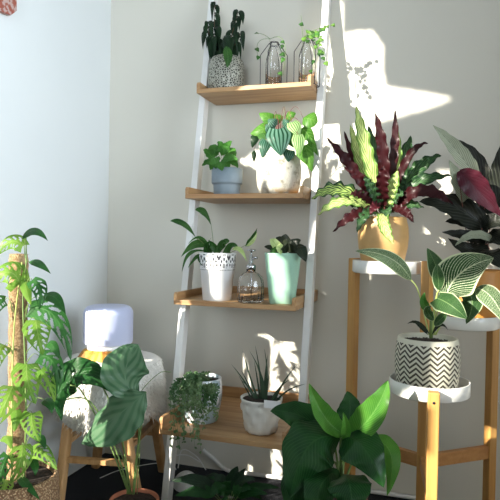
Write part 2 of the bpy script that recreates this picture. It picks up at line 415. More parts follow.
leaf(t, [(226, 46, Y-.09), (228, 56, Y-.1), (227, 68, Y-.1)], 4.6, 'lf_spider', kind='ovate', fold=-.3, label='larger green leaf hanging over the rim')

# --- top tray: glass bottles in wire frames
def bottle(u, label, u0, u1, ytop, yb=86):
    Y = 2.25; b = P(u, 240, Y); b.z = TZ[0]+.0005; s = px(1, u, Y); H = (yb-ytop)*s
    t = thing('bottle_vase', label, 'vase', tuple(b), 'bottle vases on the top tray')
    pf = [(0, .004), (.6*8*s, .004), (8*s, .007), (8.3*s, .012), (8.3*s, H*.55), (7.2*s, H*.66), (4.2*s, H*.82), (3.8*s, H*.95), (4.6*s, H*.96), (4.6*s, H), (4.0*s, H), (3.2*s, H*.95), (3.4*s, H*.82), (6.6*s, H*.65), (7.5*s, H*.54), (7.5*s, .016), (0, .013)]
    MB().lathe(pf, b, 28).build('bottle', M['glass'], t)
    w = MB(); n = 6; hw = (u1-u0)/2*s; ring = []
    tr = 5.2*s
    for k in range(n):
        a = 2*PI*k/n+.35; d = V((math.cos(a), math.sin(a), 0))
        p = [b+d*hw*.98+V((0,0,.002)), b+d*hw+V((0,0,H*.72)), b+d*tr+V((0,0,H*.97))]
        w.tube(p, .0016, 5); ring.append((p[0], p[1], p[2]))
    for j in (0, 2):
        for k in range(n): w.tube([ring[k][j], ring[(k+1) % n][j]], .0016, 5)
    w.build('wire_frame', M['wire'], t, smooth=False)
    return t, b, s, H
b1 = bottle(270.5, 'clear glass bottle vase in a black wire frame, the one nearer the silver pot', 257, 284, 40)
b2 = bottle(303.5, 'clear glass bottle vase in a black wire frame holding the bushier cutting', 291, 317, 38)
def cutting(label, u, Y, stems, lv, m):
    b = P(u, 240, Y); b.z = TZ[0]+.02; t = thing('ivy_cutting', label, 'cutting', tuple(b), 'cuttings in bottle vases')
    for s_ in stems: stem(t, s_, .0011, 'stem')
    for (x, y, dx, dy, h, mm) in lv:
        yy = Y+(-.05 if abs(x-u) > 8 else -.03)
        leaf(t, [(x, y, yy), (x+dx*.5, y+dy*.5-.6, yy-.006), (x+dx, y+dy, yy)], h, mm, kind='heart', lobe=.3, nu=8, nv=2, fold=-.15)
    return t
cutting('sparse ivy sprig trailing round the bottle vase nearer the silver pot', 270, 2.25,
        [[(271, 80, 2.25), (270, 60, 2.25), (270, 38, 2.25)], [(270, 39, 2.25), (284, 42, 2.2), (283, 75, 2.2)], [(270, 39, 2.25), (258, 43, 2.2), (259, 60, 2.2)], [(270, 39, 2.25), (262, 34, 2.2), (254, 34, 2.2)]],
        [(281, 41, 4, 3, 2.2, 'lf_spider'), (283, 45, -2, 4, 2, 'lf_spider'), (281, 53, 4, 4, 2.8, 'lf_spider'), (284, 58, -3, 5, 2.6, 'lf_bright'), (279, 72, 3, 4, 2.8, 'lf_spider'), (256, 48, 3, 4, 2.4, 'lf_spider'), (259, 56, -2, 4, 2.6, 'lf_bright'), (255, 33, 4, 1, 1, 'lf_spider')], None)
lv = []; RR = random.Random(11)
for (x, y, n, s_) in ((316, 34, 9, 5), (318, 42, 7, 4), (321, 52, 6, 3), (310, 33, 5, 3), (306, 37, 3, 3), (322, 28, 5, 3)):
    for i in range(n): lv.append((x+RR.uniform(-s_, s_), y+RR.uniform(-s_, s_), RR.uniform(-4, 4), RR.uniform(2, 5), RR.uniform(2, 3), RR.choice(['lf_ivy', 'lf_ivy', 'lf_bright', 'lf_spider'])))
lv += [(300, 23, 3, 3, 2.6, 'lf_spider'), (303, 24, -3, 2, 2.4, 'lf_spider'), (326, 26, 3, 2, 2.2, 'lf_ivy'), (332, 24, 3, 3, 2.3, 'lf_ivy'), (325, 62, 3, 4, 2.8, 'lf_ivy'), (322, 57, 3, 4, 2.2, 'lf_spider'), (314, 60, -2, 5, 2, 'lf_spider'), (310, 70, 2, 4, 2, 'lf_spider')]
cutting('bushy bright green ivy cutting reaching past the right rail from its bottle', 303, 2.25,
        [[(304, 80, 2.25), (303, 60, 2.25), (303, 36, 2.25)], [(303, 38, 2.25), (302, 28, 2.24), (301, 15, 2.23)], [(303, 38, 2.25), (315, 30, 2.2), (334, 25, 2.19)], [(303, 38, 2.25), (318, 38, 2.2), (326, 64, 2.19)], [(303, 40, 2.25), (314, 52, 2.21), (312, 72, 2.2)]], lv, None)

# --- second tray
Y = 2.19; t, b = potted('potted_plant', 'small bushy green plant in a grey-blue two-tier pot', 'plant', 226, Y, TZ[1]); s = px(1, 226, Y)
M['bluepot'] = plain('grey_blue_glaze', (.22,.28,.33), .55, var=.05)
pot(t, b, [(12.6*s, 0), (13*s, .002), (13.6*s, 10*s), (13.7*s, 11.5*s), (15*s, 11.8*s), (15.4*s, 13*s), (15.6*s, 27*s)], M['bluepot'], wall=.005)
RR = random.Random(5)
for (x, y, x2, y2, h) in ((214, 160, 203, 150, 5), (214, 162, 202, 166, 4.5), (221, 156, 232, 141, 4), (222, 160, 238, 160, 4.5), (216, 157, 212, 145, 5), (226, 158, 236, 150, 5), (218, 162, 210, 170, 6), (222, 160, 229, 170, 6), (224, 155, 224, 143, 6), (214, 158, 216, 169, 6), (228, 160, 238, 168, 5), (218, 152, 208, 150, 5), (228, 152, 236, 156, 5), (220, 162, 222, 171, 6), (222, 150, 217, 143, 4)):
    stem(t, [(226+(x-222)*.3, 170, Y), (x, y, Y-.02)], .001)
    yy = Y-.03+RR.uniform(-.03, .03)
    leaf(t, [(x, y, yy), ((x+x2)/2, (y+y2)/2-2, yy-.01), (x2, y2, yy-.02)], h, 'lf_bright', kind='ovate', nu=10, nv=3, wave=.12, waves=3, fold=.1, roll=RR.uniform(-.4, .4))

Y = 2.19; t, b = potted('potted_plant', 'watermelon-striped round-leaved plant in a rough white crackled pot', 'plant', 277.5, Y, TZ[1]); s = px(1, 277, Y)
k = NT('crackled_white'); n1 = k.noise(28, detail=6, rough=.75); vz = k.n('ShaderNodeSeparateXYZ'); tc = k.n('ShaderNodeTexCoord'); k.l(tc.outputs['Object'], vz.inputs[0])
cc = k.mix(k.smooth(n1, .36, .52), (.28,.26,.20), (.56,.54,.47)); lo = k.math('MULTIPLY', k.smooth(vz.outputs[2], .03, .004), k.smooth(k.noise(18), .45, .6))
k.col(k.mix(lo, cc, (.5,.33,.15))); k.set(.75); k.bump(n1, .9, .006); M['crackle'] = k.m
pot(t, b, [(16*s, 0), (18*s, .003), (21*s, 8*s), (22.3*s, 18*s), (22.3*s, 28*s), (21*s, 36*s), (20*s, 39*s)], M['crackle'], wall=.006, fn=lambda r, z, a: r*(1+.012*math.sin(a*7+z*60)+.01*math.sin(a*13-z*90)))
for (x0, y0, x1, y1, h, m, kd, dy) in (
    (278, 129, 281, 156, 14.5, 'lf_water', 'heart', -.10), (276, 126, 268, 119, 7, 'lf_water', 'heart', -.06), (283, 126, 289, 120, 6, 'lf_water', 'heart', -.05), (279, 124, 276, 114, 7, 'lf_plain', 'round', 0),
    (274, 122, 259, 113, 8, 'lf_plain', 'heart', -.02), (270, 128, 250, 134, 9, 'lf_plain', 'heart', -.03), (266, 140, 262, 158, 7, 'lf_water', 'heart', -.07), (272, 130, 266, 124, 7, 'lf_water', 'heart', -.05),
    (292, 122, 300, 137, 8, 'lf_water_l', 'heart', -.07), (298, 135, 299, 156, 7.5, 'lf_water_l', 'heart', -.09), (303, 118, 318, 122, 10, 'lf_plain', 'round', -.02), (302, 128, 315, 144, 8, 'lf_plain', 'heart', -.04),
    (305, 145, 312, 172, 7.5, 'lf_plain', 'heart', -.05), (300, 150, 307, 165, 6, 'lf_plain', 'heart', -.06), (310, 140, 318, 156, 4, 'lf_plain', 'heart', -.03), (286, 118, 296, 113, 6, 'lf_plain', 'heart', 0), (290, 150, 286, 164, 7, 'lf_water', 'heart', -.06), (256, 135, 252, 148, 5, 'lf_dark', 'heart', -.03), (262, 132, 270, 146, 7, 'lf_spider', 'heart', -.04), (254, 150, 254, 163, 2.5, 'lf_dark', 'lance', -.03), (288, 132, 294, 148, 8, 'lf_spider', 'heart', -.05)):
    ex = (abs(x1-x0)+abs(y1-y0))
    stem(t, [(279, 156, Y), ((279+x0)/2, min(y0, 140)-8, Y+dy*.5), (x0, y0, Y+dy)], .0012, 'stem_red')
    leaf(t, [(x0, y0, Y+dy), ((x0+x1)/2, (y0+y1)/2-1, Y+dy-.014), (x1, y1, Y+dy-.004)], h, m, kind=kd, lobe=.35 if kd == 'heart' else 0, nu=14, nv=5, fold=-.12, curl=-.15)
stem(t, [(284, 150, Y), (283, 125, Y), (285, 106, Y)], .0009, 'stem')

# --- third tray: lace pot
Y = 2.06; t, b = potted('potted_plant', 'arching lily-like plant in a white pot with a lace-cut rim', 'plant', 218, Y, TZ[2]); s = px(1, 218, Y)
k = NT('white_lace'); tc = k.n('ShaderNodeTexCoord'); uv = k.n('ShaderNodeUVMap'); uv.uv_map = 'UVMap'; sp = k.n('ShaderNodeSeparateXYZ'); k.l(uv.outputs[0], sp.inputs[0])
H = 47*s
# scallops of little cut holes in a band below the rim
uu = k.math('MULTIPLY', sp.outputs[0], 11); vv = k.math('DIVIDE', k.math('SUBTRACT', sp.outputs[1], H-16*s), 16*s)
fu = k.math('SUBTRACT', k.math('FRACT', uu), .5)
rad = k.math('SQRT', k.math('ADD', k.math('POWER', k.math('MULTIPLY', fu, 1.15), 2), k.math('POWER', k.math('MULTIPLY', k.math('SUBTRACT', vv, .22), .9), 2)))
ang = k.math('ARCTAN2', k.math('SUBTRACT', vv, .22), fu)
ringm = k.math('GREATER_THAN', k.math('SINE', k.math('MULTIPLY', rad, 21)), -.25)
spk = k.math('GREATER_THAN', k.math('SINE', k.math('MULTIPLY', ang, 9)), -.5)
hole = k.math('MULTIPLY', ringm, spk)
band = k.math('MULTIPLY', k.math('GREATER_THAN', vv, .1), k.math('LESS_THAN', vv, .93))
dots = k.math('MULTIPLY', k.math('GREATER_THAN', k.math('SINE', k.math('MULTIPLY', uu, 37)), .1), k.math('MULTIPLY', k.math('GREATER_THAN', vv, -.06), k.math('LESS_THAN', vv, .0)))
k.col(k.mix(k.math('MAXIMUM', k.math('MULTIPLY', hole, band), dots), (.80,.80,.80), (.05,.05,.06))); k.set(.35); M['lace'] = k.m
R = random.Random(2)
pf = [(14*s, 0), (14.3*s, .002), (17*s, 30*s), (17.8*s, 31*s), (18.6*s, 47*s)]
o = MB().lathe([(0, 0)]+pf+[(18.2*s, 47.3*s), (17.6*s, 47*s), (17*s, 42*s), (0, 41*s)], b, 56)
o.build('pot', M['lace'], t, uv=True)
soil(t, (b.x, b.y), 17*s, b.z+43*s)
for a in ([(170, 221), (184, 224), (196, 238), 4.2], [(195, 210), (204, 212), (211, 225), 4.6], [(212, 258), (207, 250), (211, 238), 5], [(210, 248), (196, 244), (181, 257), 6], [(206, 252), (190, 254), (182, 272), 3.6], [(204, 254), (196, 258), (188, 268), 3], [(211, 250), (200, 238), (188, 244), 2.6], [(216, 255), (226, 242), (224, 246), 5], [(217, 256), (222, 244), (228, 243), 5], [(222, 256), (232, 246), (238, 250), 5], [(245, 246), (252, 240), (257, 228), 4.4], [(220, 256), (214, 247), (208, 240), 5], [(226, 256), (230, 250), (234, 246), 4], [(206, 256), (200, 258), (202, 266), 4], [(212, 254), (206, 247), (199, 245), 5]):
    h = a[-1]; pts = [(x, y, Y-.03-(.03 if i == 2 else 0)) for i, (x, y) in enumerate(a[:3])]
    leaf(t, pts, h*.72, 'lf_spider', kind='lance', fold=.3, nu=14, nv=3, wave=.12, waves=2, roll=R.uniform(-.6, .6))
leaf(t, [(232, 250, Y-.05), (240, 250, Y-.06), (247, 262, Y-.07)], 2.6, 'lf_cream', kind='lance', label='pale cream leaf')
leaf(t, [(246, 246, Y-.06), (253, 241, Y-.065), (257, 232, Y-.06)], 2, 'lf_cream', kind='lance', label='cream edged leaf')
for pts in ([(214, 256, Y), (213, 240, Y-.02), (211, 224, Y-.03)], [(212, 256, Y), (204, 244, Y-.03), (195, 238, Y-.04)], [(224, 256, Y), (236, 250, Y-.02), (246, 245, Y-.03)]): stem(t, pts, .0013)

# --- glass mister
Y = 2.03; b = P(251.5, 240, Y); b.z = TZ[2]+.0005; s = px(1, 251, Y)
t = thing('plant_mister', 'clear ribbed glass plant mister with a silver pump on the third tray', 'mister', tuple(b))
rib = lambda r, z, a: r*(1+.025*math.sin(a*16)*(1 if z < 20*s else 0))
MB().lathe([(0, .001), (12*s, .001), (13.2*s, 2*s), (13.4*s, 14*s), (13.2*s, 20*s), (11.6*s, 25.5*s), (8*s, 29*s), (4.6*s, 30.5*s), (4.6*s, 34*s), (3.8*s, 34*s), (3.8*s, 30*s), (7*s, 27.8*s), (10.6*s, 24.6*s), (12.2*s, 19.5*s), (12.2*s, 14*s), (12*s, 3*s), (0, 2.4*s)], b, 64, rib).build('bottle', M['glass'], t)
z = V((0, 0, 1))
pm = MB().lathe([(0, 33*s), (5*s, 33*s), (5*s, 37*s), (2.6*s, 38.5*s), (1.8*s, 40*s), (1.8*s, 47*s), (1*s, 47.5*s), (1*s, 51*s), (4.6*s, 51.3*s), (4.8*s, 52.8*s), (0, 53.6*s)], b, 20); pm.build('pump', M['chrome'], t)
MB().tube([b+z*44*s, b+z*45*s+V((7*s, -3*s, 0))], 1.3*s, 8).build('nozzle', M['chrome'], t)
MB().tube([b+z*34*s, b+z*4*s+V((.002, 0, 0))], .0016, 6).build('dip_tube', M['chrome'], t)

# --- mint square pot
Y = 2.07; t, b = potted('potted_plant', 'near-black leafed plant in a tall mint green square pot', 'plant', 283.5, Y, TZ[2]); s = px(1, 283, Y)
M['mint'] = plain('mint_glaze', (.36,.60,.46), .3, var=.03)
def sq(r, z, a, e=5.0):
    a2 = a-.22
    return r/((abs(math.cos(a2))**e+abs(math.sin(a2))**e)**(1/e))
Hm = 50*s
pot(t, b, [(12.0*s, 0), (12.8*s, .0025), (14.4*s, 15*s), (16.2*s, 30*s), (18.0*s, Hm-1*s), (18.3*s, Hm)], M['mint'], fn=sq, n=72)
for (x0, y0, x1, y1, h, m, dy) in ((280, 252, 270, 239, 5, 'lf_cream', -.05), (282, 253, 264, 247, 4, 'lf_black', -.04), (284, 250, 276, 237, 6, 'lf_black', 0), (284, 250, 286, 234, 6, 'lf_black', 0), (284, 252, 292, 240, 6, 'lf_black', -.03), (287, 252, 301, 240, 6, 'lf_black', -.03), (289, 253, 306, 248, 6, 'lf_black', -.04), (298, 246, 306, 262, 6, 'lf_black', -.06), (280, 254, 270, 252, 5, 'lf_spider', -.06), (286, 253, 282, 246, 6, 'lf_black', -.06), (292, 252, 296, 244, 5, 'lf_black', -.06), (284, 254, 276, 246, 5, 'lf_cream', -.075)):
    leaf(t, [(x0, y0, Y+dy*.6), ((x0+x1)/2, (y0+y1)/2-2, Y+dy), (x1, y1, Y+dy)], h, m, kind='ovate', nu=10, nv=3, wave=.12, waves=2, fold=.1, label='pale yellow-green leaf' if m == 'lf_cream' else None)
stem(t, [(284, 258, Y), (284, 250, Y)], .002, 'twig')

# --- bottom tray: faceted pot with spiky plant
Y = 1.99; t, b = potted('potted_plant', 'thin spiky-leaved plant in a white faceted pot on the bottom tray', 'plant', 264.5, Y, TZ[3]); s = px(1, 264, Y)
M['ceramic'] = plain('white_ceramic', (.72,.70,.64), .4, var=.04)
def facet(r, z, a):
    z = min(z, 39*s)
    if z > 31.5*s: return r
    row = int(z/(10*s)); n = 9; w = 2*PI/n; a2 = (a+(w/2 if row % 2 else 0)) % w - w/2
    return r*(1.3*math.cos(w/2)/math.cos(a2)-.3)*(1+.025*math.sin(z/(10*s)*PI)**2)
pot(t, b, [(13.5*s, 0), (15.5*s, .003)]+[(15.5*s+5.6*s*math.sin(i/12*PI/2), .003+i*2.7*s) for i in range(1, 13)]+[(21.2*s, 34.6*s)], M['ceramic'], fn=facet, n=72, depth=.01)
for (x0, y0, xm, ym, x1, y1) in ((258, 401, 246, 384, 231, 366), (260, 401, 251, 380, 242, 350), (258, 402, 250, 388, 241, 372), (262, 401, 260, 375, 255, 347), (261, 402, 258, 384, 254, 362), (264, 401, 267, 375, 264, 350), (263, 402, 262, 385, 257, 368), (265, 401, 265, 380, 268, 356), (272, 401, 284, 382, 298, 366), (274, 402, 286, 392, 306, 386), (270, 401, 278, 390, 292, 380), (259, 402, 252, 392, 240, 381), (266, 403, 267, 390, 270, 372), (257, 403, 250, 396, 238, 376), (266, 402, 262, 378, 249, 352)):
    dy = random.uniform(-.03, .03)
    leaf(t, [(x0, y0+5, Y+.01), (xm, ym, Y+dy*.5), (x1, y1-2, Y+dy)], 1.45, 'lf_snake', kind='blade', nu=10, nv=1, fold=.5)
c = P(273, 405, Y-.079); MB().box(c-V((9*s, .0006, 3.4*s)), c+V((8*s, .0006, 4.0*s))).build('plant_tag', M['white'], t, smooth=False)['label'] = 'white plastic plant tag at the rim'

# --- bottom tray: trailing plant
Y = 2.03; t, b = potted('potted_plant', 'small-leaved trailing plant spilling from a white round pot on the bottom tray', 'plant', 204.5, Y, TZ[3]); s = px(1, 204, Y)
k = NT('white_pattern_glaze'); tc = k.n('ShaderNodeTexCoord'); w = k.noise(28, detail=2)
k.col(k.mix(k.smooth(w, .52, .56), (.76,.78,.80), (.38,.48,.52))); k.set(.25); M['patglaze'] = k.m
pot(t, b, [(14*s, 0), (16*s, .003)]+[(15.5*s+5*s*math.sin(i/10*2.1), .003+i*3.95*s) for i in range(1, 11)]+[(19.6*s, 42.5*s), (19.2*s, 43.5*s)], M['patglaze'], depth=.012)
RR = random.Random(21); zt = b.z+43*s
for i in range(58):
    a = RR.uniform(0, 2*PI); rr = RR.uniform(.2, .9)*17*s
    p0 = V((b.x+rr*math.cos(a), b.y+rr*math.sin(a), zt-.01))
    if i < 40:   # strands spilling forward-left
        u1 = RR.uniform(174, 203); L = RR.choice([RR.uniform(395, 415), RR.uniform(420, 458), RR.uniform(430, 450)])
        if i < 14: L = RR.uniform(388, 408)
        if u1 > 198: L = min(L, 438)
        Yo = 1.925 if L < 425 else 1.855
        Yo = RR.uniform(Yo-.02, Yo+.005)
        top = P((u1+204)/2-2, RR.uniform(374, 384), (Yo+Y)/2-.01)
        midp = P(u1-RR.uniform(0, 5), 391, Yo); end = P(u1+RR.uniform(-6, 8), L, Yo)
        cv = curve([p0, top, midp, end], 22)
    elif i < 52:
        u1 = RR.uniform(205, 218); Yo = RR.uniform(1.93, 1.94)
        cv = curve([p0, P(u1-2, 385, Y-.06), P(u1, 392, Yo), P(u1+RR.uniform(-4, 3), RR.uniform(395, 425), Yo)], 18)
    else:
        u1 = RR.uniform(180, 212); cv = curve([p0, P(u1, RR.uniform(370, 378), Y), P(u1-6, RR.uniform(376, 384), Y-.03)], 10)
    mb = MB(); mb.tube(cv, .0007, 4)
    for j, p in enumerate(cv[2:]):
        for q in range(3):
            d = V((RR.uniform(-1, 1), RR.uniform(-1, .4), RR.uniform(-.9, .5))).normalized()
            e = p+d*RR.uniform(.008, .013); blade(mb, [p, p.lerp(e, .5)+V((0,0,.001)), e], RR.uniform(.0026, .0038), kind='ovate', nu=4, nv=1, fold=.2, N=V((RR.uniform(-.5,.5), -1, RR.uniform(0, 1))))
    mb.build('strand', M['lf_string'], t, uv=True)

# ---------------------------------------------------------------- stand plants
def stand_z(z): return z-.0395
# purple wavy-leaved plant in tan pot
Y = CA.y; b = V((CA.x, CA.y, stand_z(ZA))); s = px(1, 384, Y)
off = P(383, 240, Y).x-CA.x; b.x += off
t = thing('potted_plant', 'wavy narrow-leaved plant with red undersides in a tan bulbous pot on the back dish', 'plant', tuple(b))
M['tanpot'] = plain('tan_clay', (.56,.34,.13), .5, var=.05)
pot(t, b, [(15*s, 0), (17*s, .003), (21*s, 10*s), (24*s, 24*s), (25*s, 34*s), (24.4*s, 44*s), (22.6*s, 52*s), (22.2*s, 54*s)], M['tanpot'], wall=.005)
Yb = Y; cr = (384, 214)
def wl(x1, y1, xm, ym, h, m, flip=False, dy=0, x0=None, y0=None, **kw):
    x0 = x0 or cr[0]+(x1-384)*.06; y0 = y0 or 212
    a = (x0, y0, Yb-.01); 
    # petiole then blade
    q = .22
    bx = (x0*(1-q)+xm*q, y0*(1-q)+ym*q, Yb+dy*.3)
    stem(t, [(384+(x0-384)*.5, 222, Yb), a, bx], .0016, 'stem_red', n=6)
    o = leaf(t, [bx, (xm, ym, Yb+dy*.8), (x1, y1, Yb+dy)], h*.86, m, kind='strap', wave=.34, waves=6, fold=.2, flip=flip, nu=30, nv=3, **kw)
    if flip: o['label'] = 'leaf showing its red underside'
wl(356, 106, 366, 150, 7.5, 'lf_cal_l', dy=-.05); wl(350, 124, 362, 165, 6.5, 'lf_cal_l', dy=-.02); wl(344, 131, 358, 168, 5, 'lf_cal', True, dy=0)
wl(368, 126, 378, 165, 8, 'lf_cal_k', dy=.02); wl(375, 112, 383, 155, 6.5, 'lf_cal', True, dy=-.07); wl(395, 109, 394, 155, 5, 'lf_cal', True, dy=-.03)
wl(398, 130, 396, 165, 5.5, 'lf_cal_l', dy=-.01); wl(327, 138, 352, 168, 6, 'lf_cal', True, dy=-.08); wl(344, 167, 364, 186, 5, 'lf_cal', True, dy=-.12)
wl(428, 143, 408, 158, 4.5, 'lf_cal', True, dy=-.06); wl(411, 136, 402, 165, 8.5, 'lf_cal_k', dy=.03); wl(441, 155, 415, 172, 8.5, 'lf_cal_k', dy=0)
wl(451, 176, 418, 183, 7.5, 'lf_cal_k', dy=-.02); wl(453, 205, 422, 191, 8, 'lf_cal', True, dy=-.09); wl(312, 199, 340, 190, 9, 'lf_cal', dy=-.12); wl(318, 215, 345, 201, 7, 'lf_cal_l', dy=-.13)
wl(333, 232, 356, 214, 6, 'lf_cal', True, dy=-.12); wl(357, 233, 366, 214, 6, 'lf_cal_k', dy=-.11); wl(394, 244, 384, 225, 7, 'lf_cal_l', dy=-.15, y0=206); wl(414, 223, 402, 210, 6, 'lf_cal', True, dy=-.1)
wl(350, 195, 362, 196, 6, 'lf_cal_l', dy=-.14); wl(370, 215, 376, 206, 6, 'lf_cal_k', dy=-.1); wl(384, 165, 382, 185, 7, 'lf_cal', False, dy=-.1); wl(404, 196, 396, 196, 8, 'lf_cal_k', dy=-.06)
wl(398, 170, 392, 188, 7, 'lf_cal_l', dy=-.07); wl(364, 176, 372, 190, 6, 'lf_cal_k', False, dy=-.11); wl(424, 208, 404, 204, 7, 'lf_cal_k', dy=-.05); wl(405, 178, 398, 190, 7, 'lf_cal_k', dy=-.03)
wl(342, 205, 360, 203, 7, 'lf_cal_k', dy=-.08); wl(376, 185, 380, 195, 7, 'lf_cal_k', dy=-.05); wl(388, 218, 386, 210, 7, 'lf_cal_k', dy=-.09)

# big plant at the right in an orange pot
Y = CC.y; b = V((P(476, 240, Y).x, CC.y, stand_z(ZC))); s = px(1, 476, Y)
t = thing('potted_plant', 'dark broad-leaved plant with crimson undersides in an ochre pot at the right edge', 'plant', tuple(b))
M['ochre'] = plain('ochre_glaze', (.55,.24,.05), .5, var=.05)
pot(t, b, [(18*s, 0), (21*s, .003), (26*s, 14*s), (28.5*s, 28*s), (28.5*s, 42*s), (27*s, 54*s), (26.6*s, 56*s)], M['ochre'], wall=.005)
def bl(pts, h, m, flip=False, dy=(0, 0, 0), kind='ovate', **kw):
    p = [(x, y, Y+d) for (x, y), d in zip(pts, dy)]
    stem(t, [(479+(pts[0][0]-479)*.15, 268, Y), ((479+pts[0][0])/2, 245, Y), p[0]], .002, 'stem_red', n=6)
    o = leaf(t, p, h, m, kind=kind, nu=22, nv=5, wave=.08, waves=5, flip=flip, **kw)
    if flip: o['label'] = 'crimson underside leaf'
bl([(479, 182), (458, 152), (433, 125)], 8.5, 'lf_ros_s', dy=(0, -.04, -.08), fold=.25)
bl([(485, 200), (476, 165), (457, 140)], 10.5, 'lf_ros', dy=(.02, .02, .02))
bl([(470, 206), (460, 184), (449, 160)], 8, 'lf_ros_s', dy=(-.02, -.08, -.12), fold=.2)
bl([(458, 170), (476, 188), (503, 218)], 13, 'lf_ros', True, dy=(-.1, -.09, -.05), kind='lance')
bl([(488, 232), (456, 208), (419, 202)], 14, 'lf_ros', dy=(0, -.06, -.1))
bl([(486, 232), (468, 222), (445, 222)], 9, 'lf_ros', dy=(0, -.03, -.05))
bl([(494, 210), (504, 170), (503, 140)], 13, 'lf_ros', dy=(0, 0, 0)); bl([(490, 215), (488, 196), (492, 178)], 12, 'lf_ros', dy=(0, .04, .04))
bl([(488, 242), (466, 236), (442, 232)], 6.5, 'lf_ros', dy=(0, -.05, -.07)); bl([(496, 243), (475, 235), (455, 246)], 5, 'lf_ros_s', dy=(-.02, -.08, -.1))
bl([(488, 245), (470, 250), (448, 238)], 8, 'lf_ros', dy=(0, -.04, -.05)); bl([(485, 240), (498, 238), (512, 250)], 10, 'lf_ros', dy=(0, -.06, -.1)); bl([(490, 250), (492, 255), (500, 268)], 10, 'lf_ros', dy=(-.02, -.07, -.1))
bl([(480, 250), (470, 258), (462, 262)], 8, 'lf_ros', dy=(-.02, -.07, -.1)); bl([(482, 228), (492, 222), (506, 226)], 9, 'lf_ros', dy=(-.02, -.05, -.06))

# pinstriped plant in chevron pot
Y = CB.y; b = V((P(430, 240, Y).x, CB.y, stand_z(ZB))); s = px(1, 430, Y)
t = thing('potted_plant', 'white-pinstriped broad-leaved plant in a black and cream chevron pot', 'plant', tuple(b))
k = NT('chevron_weave'); uv = k.n('ShaderNodeUVMap'); uv.uv_map = 'UVMap'; sp = k.n('ShaderNodeSeparateXYZ'); k.l(uv.outputs[0], sp.inputs[0])
uu = k.math('MULTIPLY', sp.outputs[0], 15); tri = k.math('ABSOLUTE', k.math('SUBTRACT', k.math('FRACT', uu), .5))
vv = k.math('MULTIPLY', sp.outputs[1], 62)
st_ = k.math('FRACT', k.math('ADD', vv, k.math('MULTIPLY', tri, 2.2)))
bar = k.math('LESS_THAN', k.math('ABSOLUTE', k.math('SUBTRACT', st_, .5)), .23)
tq = k.math('FRACT', k.math('MULTIPLY', uu, 2)); gap = k.math('GREATER_THAN', tq, -.1)
rimv = k.math('LESS_THAN', sp.outputs[1], 50*s)
k.col(k.mix(k.math('MULTIPLY', k.math('MULTIPLY', bar, gap), rimv), (.62,.60,.49), (.05,.042,.03))); k.set(.6); k.bump(k.math('MULTIPLY', bar, -1), .5, .003); M['chevron'] = k.m
pf = [(25*s, 0), (27.5*s, .003), (30*s, 10*s), (31.5*s, 24*s), (31.6*s, 36*s), (30.4*s, 48*s), (29*s, 54*s)]
MB().lathe([(0, 0)]+pf+[(28.3*s, 54.6*s), (27*s, 54*s), (26.5*s, 48*s), (0, 47*s)], b, 64).build('pot', M['chevron'], t, uv=True)
soil(t, (b.x, b.y), 26.5*s, b.z+49*s)
def bk(pts, h, m='lf_birk', dy=(0, 0, 0), pet=True, kind='ovate', **kw):
    p = [(x, y, Y+d) for (x, y), d in zip(pts, dy)]
    if pet: stem(t, [(431+(pts[0][0]-431)*.1, 335, Y), (431+(pts[0][0]-431)*.3, 318, Y), ((431+pts[0][0]*2)/3, (308+pts[0][1]*2)/3, Y+dy[0]*.6), p[0]], .0026, 'stem_pale', 'petiole')
    leaf(t, p, h, m, kind=kind, nu=24, nv=6, **kw)
bk([(411, 280), (390, 258), (355, 251)], 9, dy=(-.03, -.1, -.14), fold=-.3)
bk([(441, 284), (436, 266), (427, 248)], 9, 'lf_birk_d', dy=(0, .02, .03)); bk([(439, 290), (438, 275), (437, 264)], 6, 'lf_birk_d', dy=(-.02, -.03, -.03))
bk([(446, 297), (461, 273), (494, 258)], 23, dy=(-.02, -.03, -.05), fold=.1, curl=-.1)
bk([(437, 298), (452, 306), (467, 319)], 14, 'lf_birk_d', dy=(-.05, -.09, -.1), fold=-.1, kind='heart', lobe=.3)
bk([(460, 292), (472, 300), (466, 324)], 12, 'lf_birk_d', dy=(0, 0, -.02), fold=-.3)
bk([(476, 288), (492, 298), (507, 326)], 11, dy=(-.02, -.06, -.08), fold=-.2)
bk([(432, 312), (424, 304), (425, 292)], 4.5, 'lf_bright', dy=(-.02, -.04, -.05), pet=False)
bk([(434, 320), (428, 312), (431, 306)], 5, 'lf_birk_d', dy=(-.03, -.05, -.06), pet=False); bk([(434, 325), (442, 318), (447, 312)], 5, 'lf_birk_d', dy=(-.03, -.05, -.06), pet=False)
for q in ([(430, 335), (418, 323), (407, 324)], [(428, 335), (420, 326), (412, 320)], [(432, 335), (440, 325), (448, 330)]):
    leaf(t, [(x, y, Y-.03) for x, y in q], 2, 'lf_black', kind='lance', nu=8, nv=1)
MB().tube([P(431, 338, Y), P(431, 312, Y)], [.006, .004], 8).build('stem', M['stem'], t)

